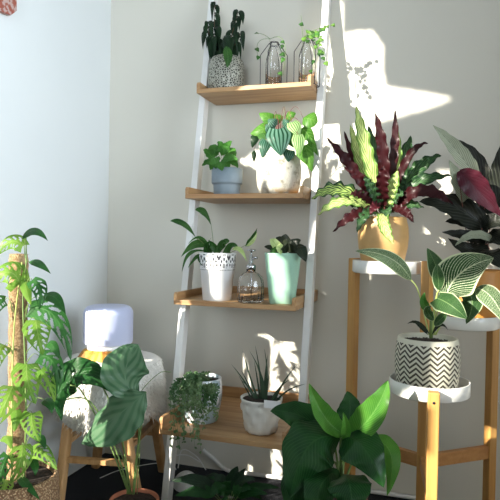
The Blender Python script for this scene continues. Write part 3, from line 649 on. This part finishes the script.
# ---------------------------------------------------------------- broad leaved floor plant
Y = 1.74; b = P(340, 240, Y); b.z = 0; s = px(1, 340, Y)
t = thing('potted_plant', 'large broad glossy green leafed plant standing on the floor before the stand', 'plant', tuple(b))
M['browngl'] = plain('dark_brown_clay', (.06,.035,.025), .4)
pot(t, b, [(24*s, 0), (26*s, .004), (30*s, 50*s), (33*s, 88*s), (33.5*s, 90*s)], M['browngl'], wall=.006, depth=.02)
def bn(pts, h, m='lf_banana', dy=(0, 0, 0), **kw):
    p = [(x, y, Y+d) for (x, y), d in zip(pts, dy)]
    stem(t, [(341, 500, Y), (341+(pts[0][0]-341)*.4, 465, Y), p[0]], .0045, 'stem', 'petiole')
    a = dict(kind='ovate', nu=26, nv=6, wave=.07, waves=4, fold=.15); a.update(kw)
    leaf(t, p, h, m, **a)
bn([(333, 437), (301, 416), (270, 411)], 15, dy=(0, -.03, -.04), fold=-.15, roll=-.3); bn([(344, 434), (324, 416), (309, 383)], 11, 'lf_banana_l', dy=(-.02, -.05, -.06), fold=.45)
bn([(346, 430), (350, 410), (347, 391)], 13, dy=(.05, .07, .08)); bn([(347, 438), (372, 415), (388, 380)], 15, 'lf_banana_l', dy=(-.02, -.06, -.06), fold=.3)
bn([(340, 438), (309, 446), (290, 498)], 30, dy=(-.02, -.1, -.14), fold=-.25, kind='ovate'); bn([(341, 438), (362, 446), (384, 488)], 23, dy=(-.03, -.12, -.15), fold=-.3)
bn([(366, 440), (390, 452), (387, 496)], 11, 'lf_banana_l', dy=(0, -.02, -.05), fold=-.3); bn([(343, 474), (350, 486), (352, 520)], 22, dy=(-.06, -.17, -.2), fold=-.25)
bn([(330, 470), (300, 480), (292, 520)], 20, dy=(-.04, -.1, -.12), fold=-.2); bn([(344, 440), (346, 428), (343, 412)], 5, 'lf_banana_l', dy=(-.05, -.07, -.07), fold=.6)
bn([(338, 470), (320, 488), (318, 520)], 18, dy=(-.05, -.14, -.18), fold=-.2)

# ---------------------------------------------------------------- low dark plant under the shelf
Y = 1.84; b = P(228, 240, Y); b.z = 0; s = px(1, 228, Y)
t = thing('potted_plant', 'low dark green leafy plant on the carpet in front of the ladder shelf', 'plant', tuple(b))
pot(t, b, [(20*s, 0), (21*s, .003), (25*s, 30*s), (25.5*s, 31*s)], M['browngl'], depth=.01)
RR = random.Random(9)
for (x1, y1, h) in ((170, 481, 7), (206, 476, 7), (214, 478, 7), (210, 496, 8), (238, 466, 7), (246, 468, 6), (228, 484, 8), (252, 490, 8), (268, 494, 6), (280, 488, 5), (262, 500, 7), (240, 496, 9), (222, 496, 8), (204, 484, 7), (175, 496, 7), (256, 480, 5), (233, 476, 6)):
    xm = (228*.45+x1*.55); ym = max(478, min(y1, 492))-RR.uniform(-2, 4); dy = RR.uniform(-.06, .05)
    q = .45; bx = (228*(1-q)+xm*q, 500*(1-q)+ym*q, Y+dy*.3)
    stem(t, [(228, 508, Y), bx], .0012, 'stem', n=4)
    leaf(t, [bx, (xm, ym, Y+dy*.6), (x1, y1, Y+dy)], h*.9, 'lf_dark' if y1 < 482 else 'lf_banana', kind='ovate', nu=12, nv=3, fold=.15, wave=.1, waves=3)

# ---------------------------------------------------------------- banded-leaf plant in terracotta
Y = 1.77; b = P(138, 240, Y); b.z = 0; s = px(1, 136, Y)
t = thing('potted_plant', 'silver-banded large-leaved plant in a terracotta pot before the fur stool', 'plant', tuple(b))
zt = P(136, 499, Y).z
pot(t, b, [(17*s, 0), (18*s, .003), (21.5*s, zt-9*s), (24.5*s, zt-8.6*s), (25*s, zt-1*s), (24.6*s, zt)], M['terracotta'], wall=.006, depth=.012)
def orb(pts, h, m, dy, pet, **kw):
    p = [(x, y, Y+d) for (x, y), d in zip(pts, dy)]
    stem(t, [(x, y, Y+d) for x, y, d in pet]+[p[0]], .0032, 'stem', 'petiole', n=14)
    a = dict(kind='ovate', nu=30, nv=8, wave=.07, waves=5, fold=-.1); a.update(kw)
    leaf(t, p, h, m, **a)
orb([(140, 397), (125, 376), (138, 344)], 24, 'lf_orb', (-.06, -.07, -.02), [(134, 494, 0), (138, 450, -.01), (139, 415, -.04)], fold=.15, kind='obov')
orb([(146, 392), (122, 412), (82, 444)], 24, 'lf_orb', (-.09, -.12, -.12), [(133, 494, -.01), (136, 460, -.05), (143, 415, -.07)], fold=-.2, curl=-.1, kind='obov')
orb([(55, 402), (80, 373), (114, 393)], 17, 'lf_orb_d', (-.12, -.1, -.1), [(130, 494, 0), (112, 440, -.03), (88, 400, -.08)], fold=.1, kind='ovate')
orb([(70, 385), (60, 395), (62, 421)], 8, 'lf_orb_d', (-.13, -.15, -.15), [(129, 494, 0), (108, 440, -.03), (82, 392, -.1)], fold=-.2)
orb([(92, 384), (74, 372), (54, 392)], 13, 'lf_orb_d', (-.06, -.08, -.1), [(131, 494, .01), (120, 430, -.02), (102, 386, -.05)], fold=.1)
stem(t, [(137, 494, Y+.01), (140, 440, Y-.02), (137, 400, Y-.04), (158, 374, Y-.02), (172, 372, Y)], .0016, n=20)
stem(t, [(127, 494, Y), (126, 470, Y-.02), (118, 448, Y-.05)], .0025, 'stem', 'petiole')

# ---------------------------------------------------------------- stool with fur cover, mat and lamp
Yc = 2.0; cx = P(114, 240, Yc).x; sc_ = V((cx, Yc, 0)); ZS = .560
t = thing('stool', 'round pine stool with a white shaggy sheepskin over its seat', 'stool', (cx, Yc, 0))
MB().lathe([(0, ZS-.055), (.165, ZS-.055), (.172, ZS-.05), (.172, ZS-.02), (.165, ZS-.014), (0, ZS-.014)], (cx, Yc, 0), 40).build('seat', M['stoolwood'], t)
fp = [PZ(57, 516, 0), PZ(141, 519, 0), PZ(163, 471, 0), PZ(96, 467, 0)]
tp = [V((cx-.10, Yc-.11, ZS-.05)), V((cx+.09, Yc-.12, ZS-.05)), V((cx+.11, Yc+.08, ZS-.05)), V((cx-.09, Yc+.10, ZS-.05))]
fp[0].x = max(fp[0].x, LX+.04)
for a, c in zip(fp, tp): bevel(MB().beam(a+V((0,0,.0)), c, .036, .036, (1, 0, 0)).build('leg', M['stoolwood'], t, smooth=False), .009, 3)
def on(i, z): return fp[i].lerp(tp[i], z/(ZS-.05))
for i, j, z in ((0, 1, .2), (1, 2, .26), (2, 3, .2), (3, 0, .26)):
    MB().beam(on(i, z), on(j, z), .018, .026, (0, 0, 1)).build('rung', M['stoolwood'], t, smooth=False)
# sheepskin: soft dome that hangs down at the rim, with locks of wool
k = NT('sheepskin'); k.col(k.mix(k.noise(60), (.74,.72,.67), (.90,.88,.84))); k.set(1, spec=.1); k.bump(k.noise(150), .8, .006)
k.b.inputs['Sheen Weight'].default_value = .3; M['fur'] = k.m
def furpt(a, q):
    drop = .20+.025*math.sin(a*3+1)+.015*math.sin(a*7)
    if q < .72: r = q/.72*.175; z = ZS+.005-.010*(q/.72)**3
    else:
        w = (q-.72)/.28; r = .175+.026*math.sin(w*PI*.62)+.005*math.sin(a*9)*w; z = ZS-.005-drop*w**1.5
    return V((cx+r*math.cos(a), Yc+r*math.sin(a), z))
vs = []; nA, nQ = 72, 26
for i in range(nQ+1):
    for j in range(nA): vs.append(furpt(2*PI*j/nA, i/nQ*.999+.001))
fs = [(i*nA+j, i*nA+(j+1) % nA, (i+1)*nA+(j+1) % nA, (i+1)*nA+j) for i in range(nQ) for j in range(nA)]
ck = mesh('fur_cover', vs, fs, M['fur'], t)
ck.modifiers.new('s', 'SOLIDIFY').thickness = .006
mb = MB(); RR = random.Random(4)
for i in range(9000):
    a = RR.uniform(0, 2*PI); q = RR.uniform(.55, 1)
    p = furpt(a, q); n = V((math.cos(a), math.sin(a), .8 if q < .72 else -.05)).normalized()
    tl = (n*RR.uniform(.3, 1)+V((RR.uniform(-.5,.5), RR.uniform(-.5,.5), -.9))).normalized()*RR.uniform(.018, .034)
    w = V((-math.sin(a), math.cos(a), 0))*RR.uniform(.0018, .0032)
    mb.add([p-w, p+w, p+tl*.55+w*.8+n*.003, p+tl], [(0, 1, 2), (0, 2, 3)])
tag(mb.build('wool', M['fur'], ck), kind='stuff')
# crinkled amber mat
k = NT('amber_cloth'); wv = k.noise(30, detail=4); k.col(k.mix(k.smooth(wv, .35, .65), (.36,.13,.02), (.75,.42,.07))); k.set(.6); k.bump(wv, .8, .006); M['amber'] = k.m
mcx = P(109, 240, Yc-.02).x
vs = []; nA = 96
def mp_(a, q):
    r = .13*q*(1+.05*math.sin(a*5)); z = ZS+.040 if q < .6 else ZS+.040-.078*((q-.6)/.4)**1.2
    z += .006*q*math.sin(a*20+q*3)*(1 if q > .6 else .1); r *= 1+.05*(q > .6)*math.sin(a*20+1)+.004*q*math.sin(a*11)
    return V((mcx+r*math.cos(a), Yc-.02+r*math.sin(a), z))
for i in range(15):
    for j in range(nA): vs.append(mp_(2*PI*j/nA, max(.01, i/14)))
fs = [(i*nA+j, i*nA+(j+1) % nA, (i+1)*nA+(j+1) % nA, (i+1)*nA+j) for i in range(14) for j in range(nA)]
vs2 = [v+V((0,0,-.006)) for v in vs]; n0 = len(vs); 
om = mesh('crinkled_mat', vs, fs, M['amber'], None, base=V((mcx, Yc-.02, ZS)))
om.modifiers.new('s', 'SOLIDIFY').thickness = .005; om.modifiers['s'].offset = -1
tag(om, 'crinkled amber yellow mat lying on the sheepskin under the white lamp', 'mat')
lx = P(109.5, 240, Yc-.02).x; s = px(1, 108, Yc-.02)
lz = ZS+.042
t = thing('lamp', 'small frosted white cylinder lamp standing on the fur covered stool', 'lamp', (lx, Yc-.02, lz))
k = NT('frosted_shade'); k.col((.52,.56,.76)); k.set(.35); k.b.inputs['Subsurface Weight'].default_value = .3; k.b.inputs['Subsurface Radius'].default_value = (.05,.05,.06); k.b.inputs['Subsurface Scale'].default_value = .3; M['shade'] = k.m
MB().lathe([(0, 0), (21*s, 0), (22*s, 1*s), (22*s, 4.5*s), (21*s, 5*s), (0, 5*s)], (lx, Yc-.02, lz), 48).build('lamp_base', M['white'], t)
pr = [(0, 5.1*s), (23.4*s, 5.1*s), (24.4*s, 6.5*s)]+[(24.4*s-7*s*(1-math.cos(i/8*PI/2)), (34.5+8*math.sin(i/8*PI/2))*s) for i in range(9)]+[(0, 43*s)]
MB().lathe(pr, (lx, Yc-.02, lz), 56).build('lamp_shade', M['shade'], t)

# ---------------------------------------------------------------- moss pole plant at the left
Y = 1.57; b = P(19, 240, Y); b.z = 0; s = px(1, 19, Y)
b.x += .0
t = thing('potted_plant', 'climbing plant with hole-cut leaves on a coir pole in a woven basket', 'plant', tuple(b))
k = NT('woven_seagrass'); k.col(k.mix(k.smooth(k.voro(150), .2, .6), (.62,.42,.24), (.25,.14,.07))); k.set(.85); k.bump(k.math('MULTIPLY', k.voro(150), -1), 1, .006); M['basket'] = k.m
zb = P(40, 478, Y).z
hb = (b.x+.02, b.y-.0, 0)
MB().lathe([(0, 0), (.115, 0), (.125, .01), (.14, zb*.5), (.135, zb-.01), (.13, zb), (.122, zb), (.12, zb-.02), (0, zb-.03)], (b.x+.0, b.y, 0), 48).build('basket', M['basket'], t)
soil(t, (b.x, b.y), .118, zb-.018)
k = NT('coir_fibre'); n1 = k.noise(140, detail=5, rough=.8); k.col(k.mix(k.smooth(n1, .35, .65), (.22,.12,.05), (.56,.39,.22))); k.set(.95); k.bump(n1, 1, .006); M['coir'] = k.m
ptop = P(18, 254, Y).z
mb = MB(); mb.lathe([(8.8*s*(1+.05*math.sin(i*1.7)), zb-.02+(ptop-zb+.02)*i/40) for i in range(41)]+[(0, ptop+.002)], (b.x, b.y, 0), 24, lambda r, z, a: r*(1+.05*math.sin(a*5+z*40)+.04*math.sin(a*11-z*90)))
RR = random.Random(8)
for i in range(1500):
    a = RR.uniform(0, 2*PI); z = RR.uniform(zb, ptop); r = 8.6*s
    p = V((b.x+r*math.cos(a), b.y+r*math.sin(a), z)); d = V((math.cos(a)+RR.uniform(-1,1), math.sin(a)+RR.uniform(-1,1), RR.uniform(-1, 1)))*.005
    mb.add([p, p+V((0,0,.0008)), p+d], [(0, 1, 2)])
mb.build('moss_pole', M['coir'], t)
stem(t, [(24, 478, Y-.04), (26, 420, Y-.045), (25, 360, Y-.045), (23, 300, Y-.04), (26, 262, Y-.03), (26, 236, Y-.02)], .0032, 'stem', 'vine', n=30)
stem(t, [(12, 480, Y-.045), (12, 400, Y-.045), (14, 330, Y-.045), (19, 285, Y-.045), (22, 262, Y-.04)], .0028, 'stem_pale', 'vine', n=24)
def mo(pts, h, m='lf_mon', dy=(0, -.02, -.03), seed=0, holes=True, src=None, **kw):
    p = [(x, y, Y-.05+d) for (x, y), d in zip(pts, dy)]
    s0 = src or (25 if pts[0][0] > 18 else 13, pts[0][1]+12)
    stem(t, [(s0[0], s0[1], Y-.042), ((s0[0]+pts[0][0])/2, pts[0][1]-1, Y-.05), p[0]], .0016, 'stem', 'petiole', n=6)
    big = h >= 7
    a = dict(kind='heart', lobe=.35, nu=44 if big else 20, nv=14 if big else 5, fold=-.1, curl=-.1, holes=monhole(seed) if (holes and big) else None); a.update(kw)
    leaf(t, p, h, m, **a)
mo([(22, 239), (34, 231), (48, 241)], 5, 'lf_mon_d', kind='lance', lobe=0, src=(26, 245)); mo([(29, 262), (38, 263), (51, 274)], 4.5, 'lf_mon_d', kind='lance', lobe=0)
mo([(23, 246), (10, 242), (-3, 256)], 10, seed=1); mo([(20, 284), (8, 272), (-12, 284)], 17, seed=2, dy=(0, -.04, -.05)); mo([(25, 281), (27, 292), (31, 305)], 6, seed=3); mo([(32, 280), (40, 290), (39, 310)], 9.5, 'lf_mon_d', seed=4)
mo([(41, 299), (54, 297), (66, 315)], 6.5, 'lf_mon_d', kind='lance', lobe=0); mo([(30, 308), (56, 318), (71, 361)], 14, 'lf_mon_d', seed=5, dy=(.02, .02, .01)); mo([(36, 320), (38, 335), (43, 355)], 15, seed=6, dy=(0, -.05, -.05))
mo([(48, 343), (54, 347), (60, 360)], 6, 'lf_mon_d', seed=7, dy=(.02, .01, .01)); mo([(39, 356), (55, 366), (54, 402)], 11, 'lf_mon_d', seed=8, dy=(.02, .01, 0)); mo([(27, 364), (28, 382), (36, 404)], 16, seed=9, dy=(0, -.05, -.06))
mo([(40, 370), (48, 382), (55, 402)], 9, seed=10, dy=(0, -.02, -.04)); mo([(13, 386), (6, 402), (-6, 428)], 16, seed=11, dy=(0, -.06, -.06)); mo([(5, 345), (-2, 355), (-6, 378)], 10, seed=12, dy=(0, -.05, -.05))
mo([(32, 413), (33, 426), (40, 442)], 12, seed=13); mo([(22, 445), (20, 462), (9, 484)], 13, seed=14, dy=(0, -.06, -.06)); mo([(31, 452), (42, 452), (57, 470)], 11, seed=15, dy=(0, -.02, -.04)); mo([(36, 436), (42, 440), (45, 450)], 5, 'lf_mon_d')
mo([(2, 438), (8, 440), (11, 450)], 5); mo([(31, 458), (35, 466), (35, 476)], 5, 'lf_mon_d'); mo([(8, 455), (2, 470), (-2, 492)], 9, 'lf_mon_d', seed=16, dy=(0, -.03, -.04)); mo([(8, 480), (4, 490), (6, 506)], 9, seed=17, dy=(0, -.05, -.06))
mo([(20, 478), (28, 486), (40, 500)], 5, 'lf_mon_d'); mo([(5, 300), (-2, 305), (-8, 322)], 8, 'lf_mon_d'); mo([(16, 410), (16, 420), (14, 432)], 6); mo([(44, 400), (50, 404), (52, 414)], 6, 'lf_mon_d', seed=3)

# ---------------------------------------------------------------- small things
b = PZ(186, 490, 0); b.z = 0
c = PZ(186, 488, .0); 
t = thing('cable_hub', 'round white dome cable hub lying on the carpet under the shelf', 'cable hub', (c.x, c.y, 0)); s = .0042
dm = MB(); dm.lathe([(0, 0), (.046, 0), (.053, .008)]+[(.053*math.cos(a_*PI/16), .012+.058*math.sin(a_*PI/16)) for a_ in range(0, 8)]+[(.0, .07)], (c.x, c.y, 0), 36); dm.build('dome', M['white'], t)
crd = MB()
for k_, q in enumerate(([(176, 470), (172, 458), (186, 455), (200, 462)], [(178, 468), (182, 450), (196, 456), (206, 470)], [(190, 486), (200, 492), (208, 486)])):
    cv = curve([P(x, y, c.y+.05+.01*k_) for x, y in q], 14); crd.tube([V((p.x, p.y, max(.004, p.z))) for p in cv], .0022, 6)
tag(crd.build('cord', M['white'], None), 'tangled thin white cords looping behind the round cable hub', 'cord')
cv = curve([P(203, 450, D-.02), P(214, 459, D-.02), P(227, 470, D-.02), P(250, 473.5, D-.02), P(285, 478.5, D-.02), P(430, 500, D-.02)], 50)
tag(MB().tube(cv, .009, 8).build('cable_conduit', M['white'], None), 'white cable conduit running along the foot of the wall', 'conduit')
cv = [V((p.x, p.y, max(p.z, .004))) for p in curve([PZ(100, 478, .004), PZ(120, 470, .004), PZ(150, 464, .004), PZ(172, 462, .004)], 20)]
tag(MB().tube(cv, .002, 6).build('cord', M['white'], None), 'pale thin cord lying across the carpet between stool legs', 'cord')
cv = curve([P(500, 376, 2.385), P(494, 386, 2.385), P(496, 398, 2.385), P(503, 410, 2.385), P(506, 440, 2.385)], 24)
tag(MB().tube(cv, .002, 6).build('cord', M['white'], None), 'thin pale wire hanging against the back wall at the right edge', 'cord')
# hanging at the very top left, on the left wall
k = NT('woven_red'); n1 = k.noise(60, detail=2); k.col(k.mix(k.smooth(n1, .42, .56), (.50,.36,.33), (.34,.09,.06))); k.set(.9); k.bump(n1, .6, .004); M['woven'] = k.m
X0 = LX+.012
q = [PX(-14, -30, X0), PX(14.5, -30, X0), PX(15, 11, X0), PX(9, 15.5, X0), PX(-14, 6, X0)]
vs = [V((LX+.002, p.y, p.z)) for p in q]+[V((LX+.02, p.y, p.z)) for p in q]; n = 5
oo = mesh('wall_hanging', vs, [tuple(range(n)), tuple(range(2*n-1, n-1, -1))]+[(i, i+n, (i+1) % n+n, (i+1) % n) for i in range(n)], M['woven'], smooth=False)
tag(oo, 'red and pale woven hanging at the top left corner of the wall', 'wall hanging')

# ---------------------------------------------------------------- light
az, el = math.radians(36), math.radians(20)
SD = V((math.sin(az)*math.cos(el), math.cos(az)*math.cos(el), -math.sin(el)))      # direction the sunlight travels
#GOBO0
# unseen mask board added in the side window, cut to place the sun patches
def inside(p, poly):
    c = False; n = len(poly); x, y = p
    for i in range(n):
        x1, y1 = poly[i]; x2, y2 = poly[i-1]
        if (y1 > y) != (y2 > y) and x < (x2-x1)*(y-y1)/(y2-y1)+x1: c = not c
    return c
GX = LX-.05
def back(p):
    t = (p.x-GX)/SD.x; q = p-SD*t; return (q.y, q.z)
LIT = [
 (D, [(238,162),(285,133),(318,104),(318,62),(336,40),(350,32),(372,30),(382,45),(384,86),(420,92),(452,98),(440,104),(380,122),(362,180),(350,205),(318,225),(300,192),(255,168)]),
 (2.34, [(318,-10),(331,-10),(326,100),(316,100)]),
 (D, [(213,352),(228,354),(243,352),(246,362),(236,392),(222,402),(206,398),(207,370)]), (D, [(262,372),(280,362),(286,368),(275,379)]),
 (D, [(145,291),(165,289),(163,295),(150,303),(142,298)]), (D, [(150,368),(168,362),(168,385),(160,412),(146,408)]), (D, [(366,287),(377,283),(376,288),(368,291)]),
 (2.03, [(217,262),(237,254),(236,302),(220,302)]), (2.0, [(269,256),(284,256),(280,302),(272,302)]),
 (2.15, [(312,210),(317,210),(312,290),(307,290)]),
 (2.11, [(266,170),(298,158),(300,188),(268,190)]), (2.12, [(293,112),(322,112),(318,175),(290,175)]),
 (1.97, [(325,205),(338,130),(345,100),(375,102),(398,150),(402,215),(405,245),(404,276),(356,276),(372,240),(365,215),(335,225)]),
 (1.72, [(352,246),(410,262),(440,262),(490,252),(505,262),(505,330),(466,334),(468,384),(475,386),(475,412),(446,414),(446,520),(426,520),(428,406),(398,400),(392,386),(412,384),(414,335),(430,320),(405,285)]),
 (1.9, [(428,120),(448,125),(485,180),(478,212),(455,200),(445,165)]),
 (1.68, [(358,388),(394,376),(392,412),(362,432)]), (1.6, [(384,440),(400,450),(396,494),(380,496)]),
 (1.5, [(-25,240),(24,236),(34,285),(46,320),(43,350),(38,390),(33,430),(22,470),(-25,500)]),
 (1.84, [(68,392),(112,380),(118,400),(90,420),(70,414)]), (1.9, [(74,355),(122,357),(118,367),(76,366)]),
 (1.65, [(80,425),(106,422),(106,450),(80,450)]),
 (None, [(243,477),(262,482),(285,490),(302,503),(284,504),(262,491)]),
]
polys = [[back(P(u, v, Yp) if Yp else PZ(u, v, 0)) for u, v in pl] for Yp, pl in LIT]
bb = [(min(a for a, b in p), max(a for a, b in p), min(b for a, b in p), max(b for a, b in p)) for p in polys]
GOB = bb
cs = .012; mb = MB(); ny = int((WY1-WY0)/cs)+1; nz = int((WZ1-WZ0)/cs)+1
for j in range(nz):
    z0 = WZ0+j*cs; run = None
    for i in range(ny+1):
        y = WY0+(i+.5)*cs
        op = i == ny or any(b[0] <= y <= b[1] and b[2] <= z0+cs/2 <= b[3] and inside((y, z0+cs/2), p) for p, b in zip(polys, bb))
        if not op and run is None: run = i
        if op and run is not None:
            mb.add([(GX, WY0+run*cs, z0), (GX, WY0+i*cs, z0), (GX, WY0+i*cs, z0+cs), (GX, WY0+run*cs, z0+cs)], [(0, 1, 2, 3)]); run = None
tag(mb.build('sun_gobo', M['white'], smooth=False), kind='structure')
#GOBO1
sun = bpy.data.lights.new('sun', 'SUN'); sun.energy = 13.5; sun.angle = math.radians(.6); sun.color = (1, .93, .80)
so = bpy.data.objects.new('sun', sun); C.objects.link(so); so.rotation_euler = SD.to_track_quat('-Z', 'Y').to_euler(); so.location = (-4, -3, 4)
def area(name, loc, look, sx, sy, e, col):
    l = bpy.data.lights.new(name, 'AREA'); l.shape = 'RECTANGLE'; l.size = sx; l.size_y = sy; l.energy = e; l.color = col
    o = bpy.data.objects.new(name, l); C.objects.link(o); o.location = loc
    o.rotation_euler = (V(look)-V(loc)).to_track_quat('-Z', 'Y').to_euler(); return o
area('front_window_daylight', (.4, RY+.06, 1.6), (.2, 2, 1.3), 1.9, 1.5, 3, (1, .92, .78))
fw = area('back_wall_fill', (-.3, RY+.06, 1.75), (-1.35, 2.4, 2.05), 1.1, 1.2, 6, (.84, .93, 1)); fw.data.spread = math.radians(52)  # narrow fill lamp added to brighten the upper left of the back wall
rw = area('right_window_daylight', (RX-.01, .3, 1.75), (LX, .75, 1.6), 1.5, 1.6, 31, (.78, .90, 1)); rw.data.spread = math.radians(72)
w = bpy.data.worlds.new('world'); bpy.context.scene.world = w; w.use_nodes = True
w.node_tree.nodes['Background'].inputs[0].default_value = (.62, .78, 1, 1); w.node_tree.nodes['Background'].inputs[1].default_value = .35

# ---------------------------------------------------------------- camera
cam = bpy.data.cameras.new('camera'); cam.sensor_width = 36; cam.sensor_fit = 'HORIZONTAL'; cam.lens = F/500*36; cam.clip_start = .02
co = bpy.data.objects.new('camera', cam); C.objects.link(co)
rot = Matrix((wx, wy, wz)).to_4x4(); co.matrix_world = Matrix.Translation(CAMP) @ rot
sc = bpy.context.scene; sc.camera = co
sc.view_settings.view_transform = 'Standard'; sc.view_settings.look = 'None'; sc.view_settings.gamma = 1; sc.view_settings.exposure = 0
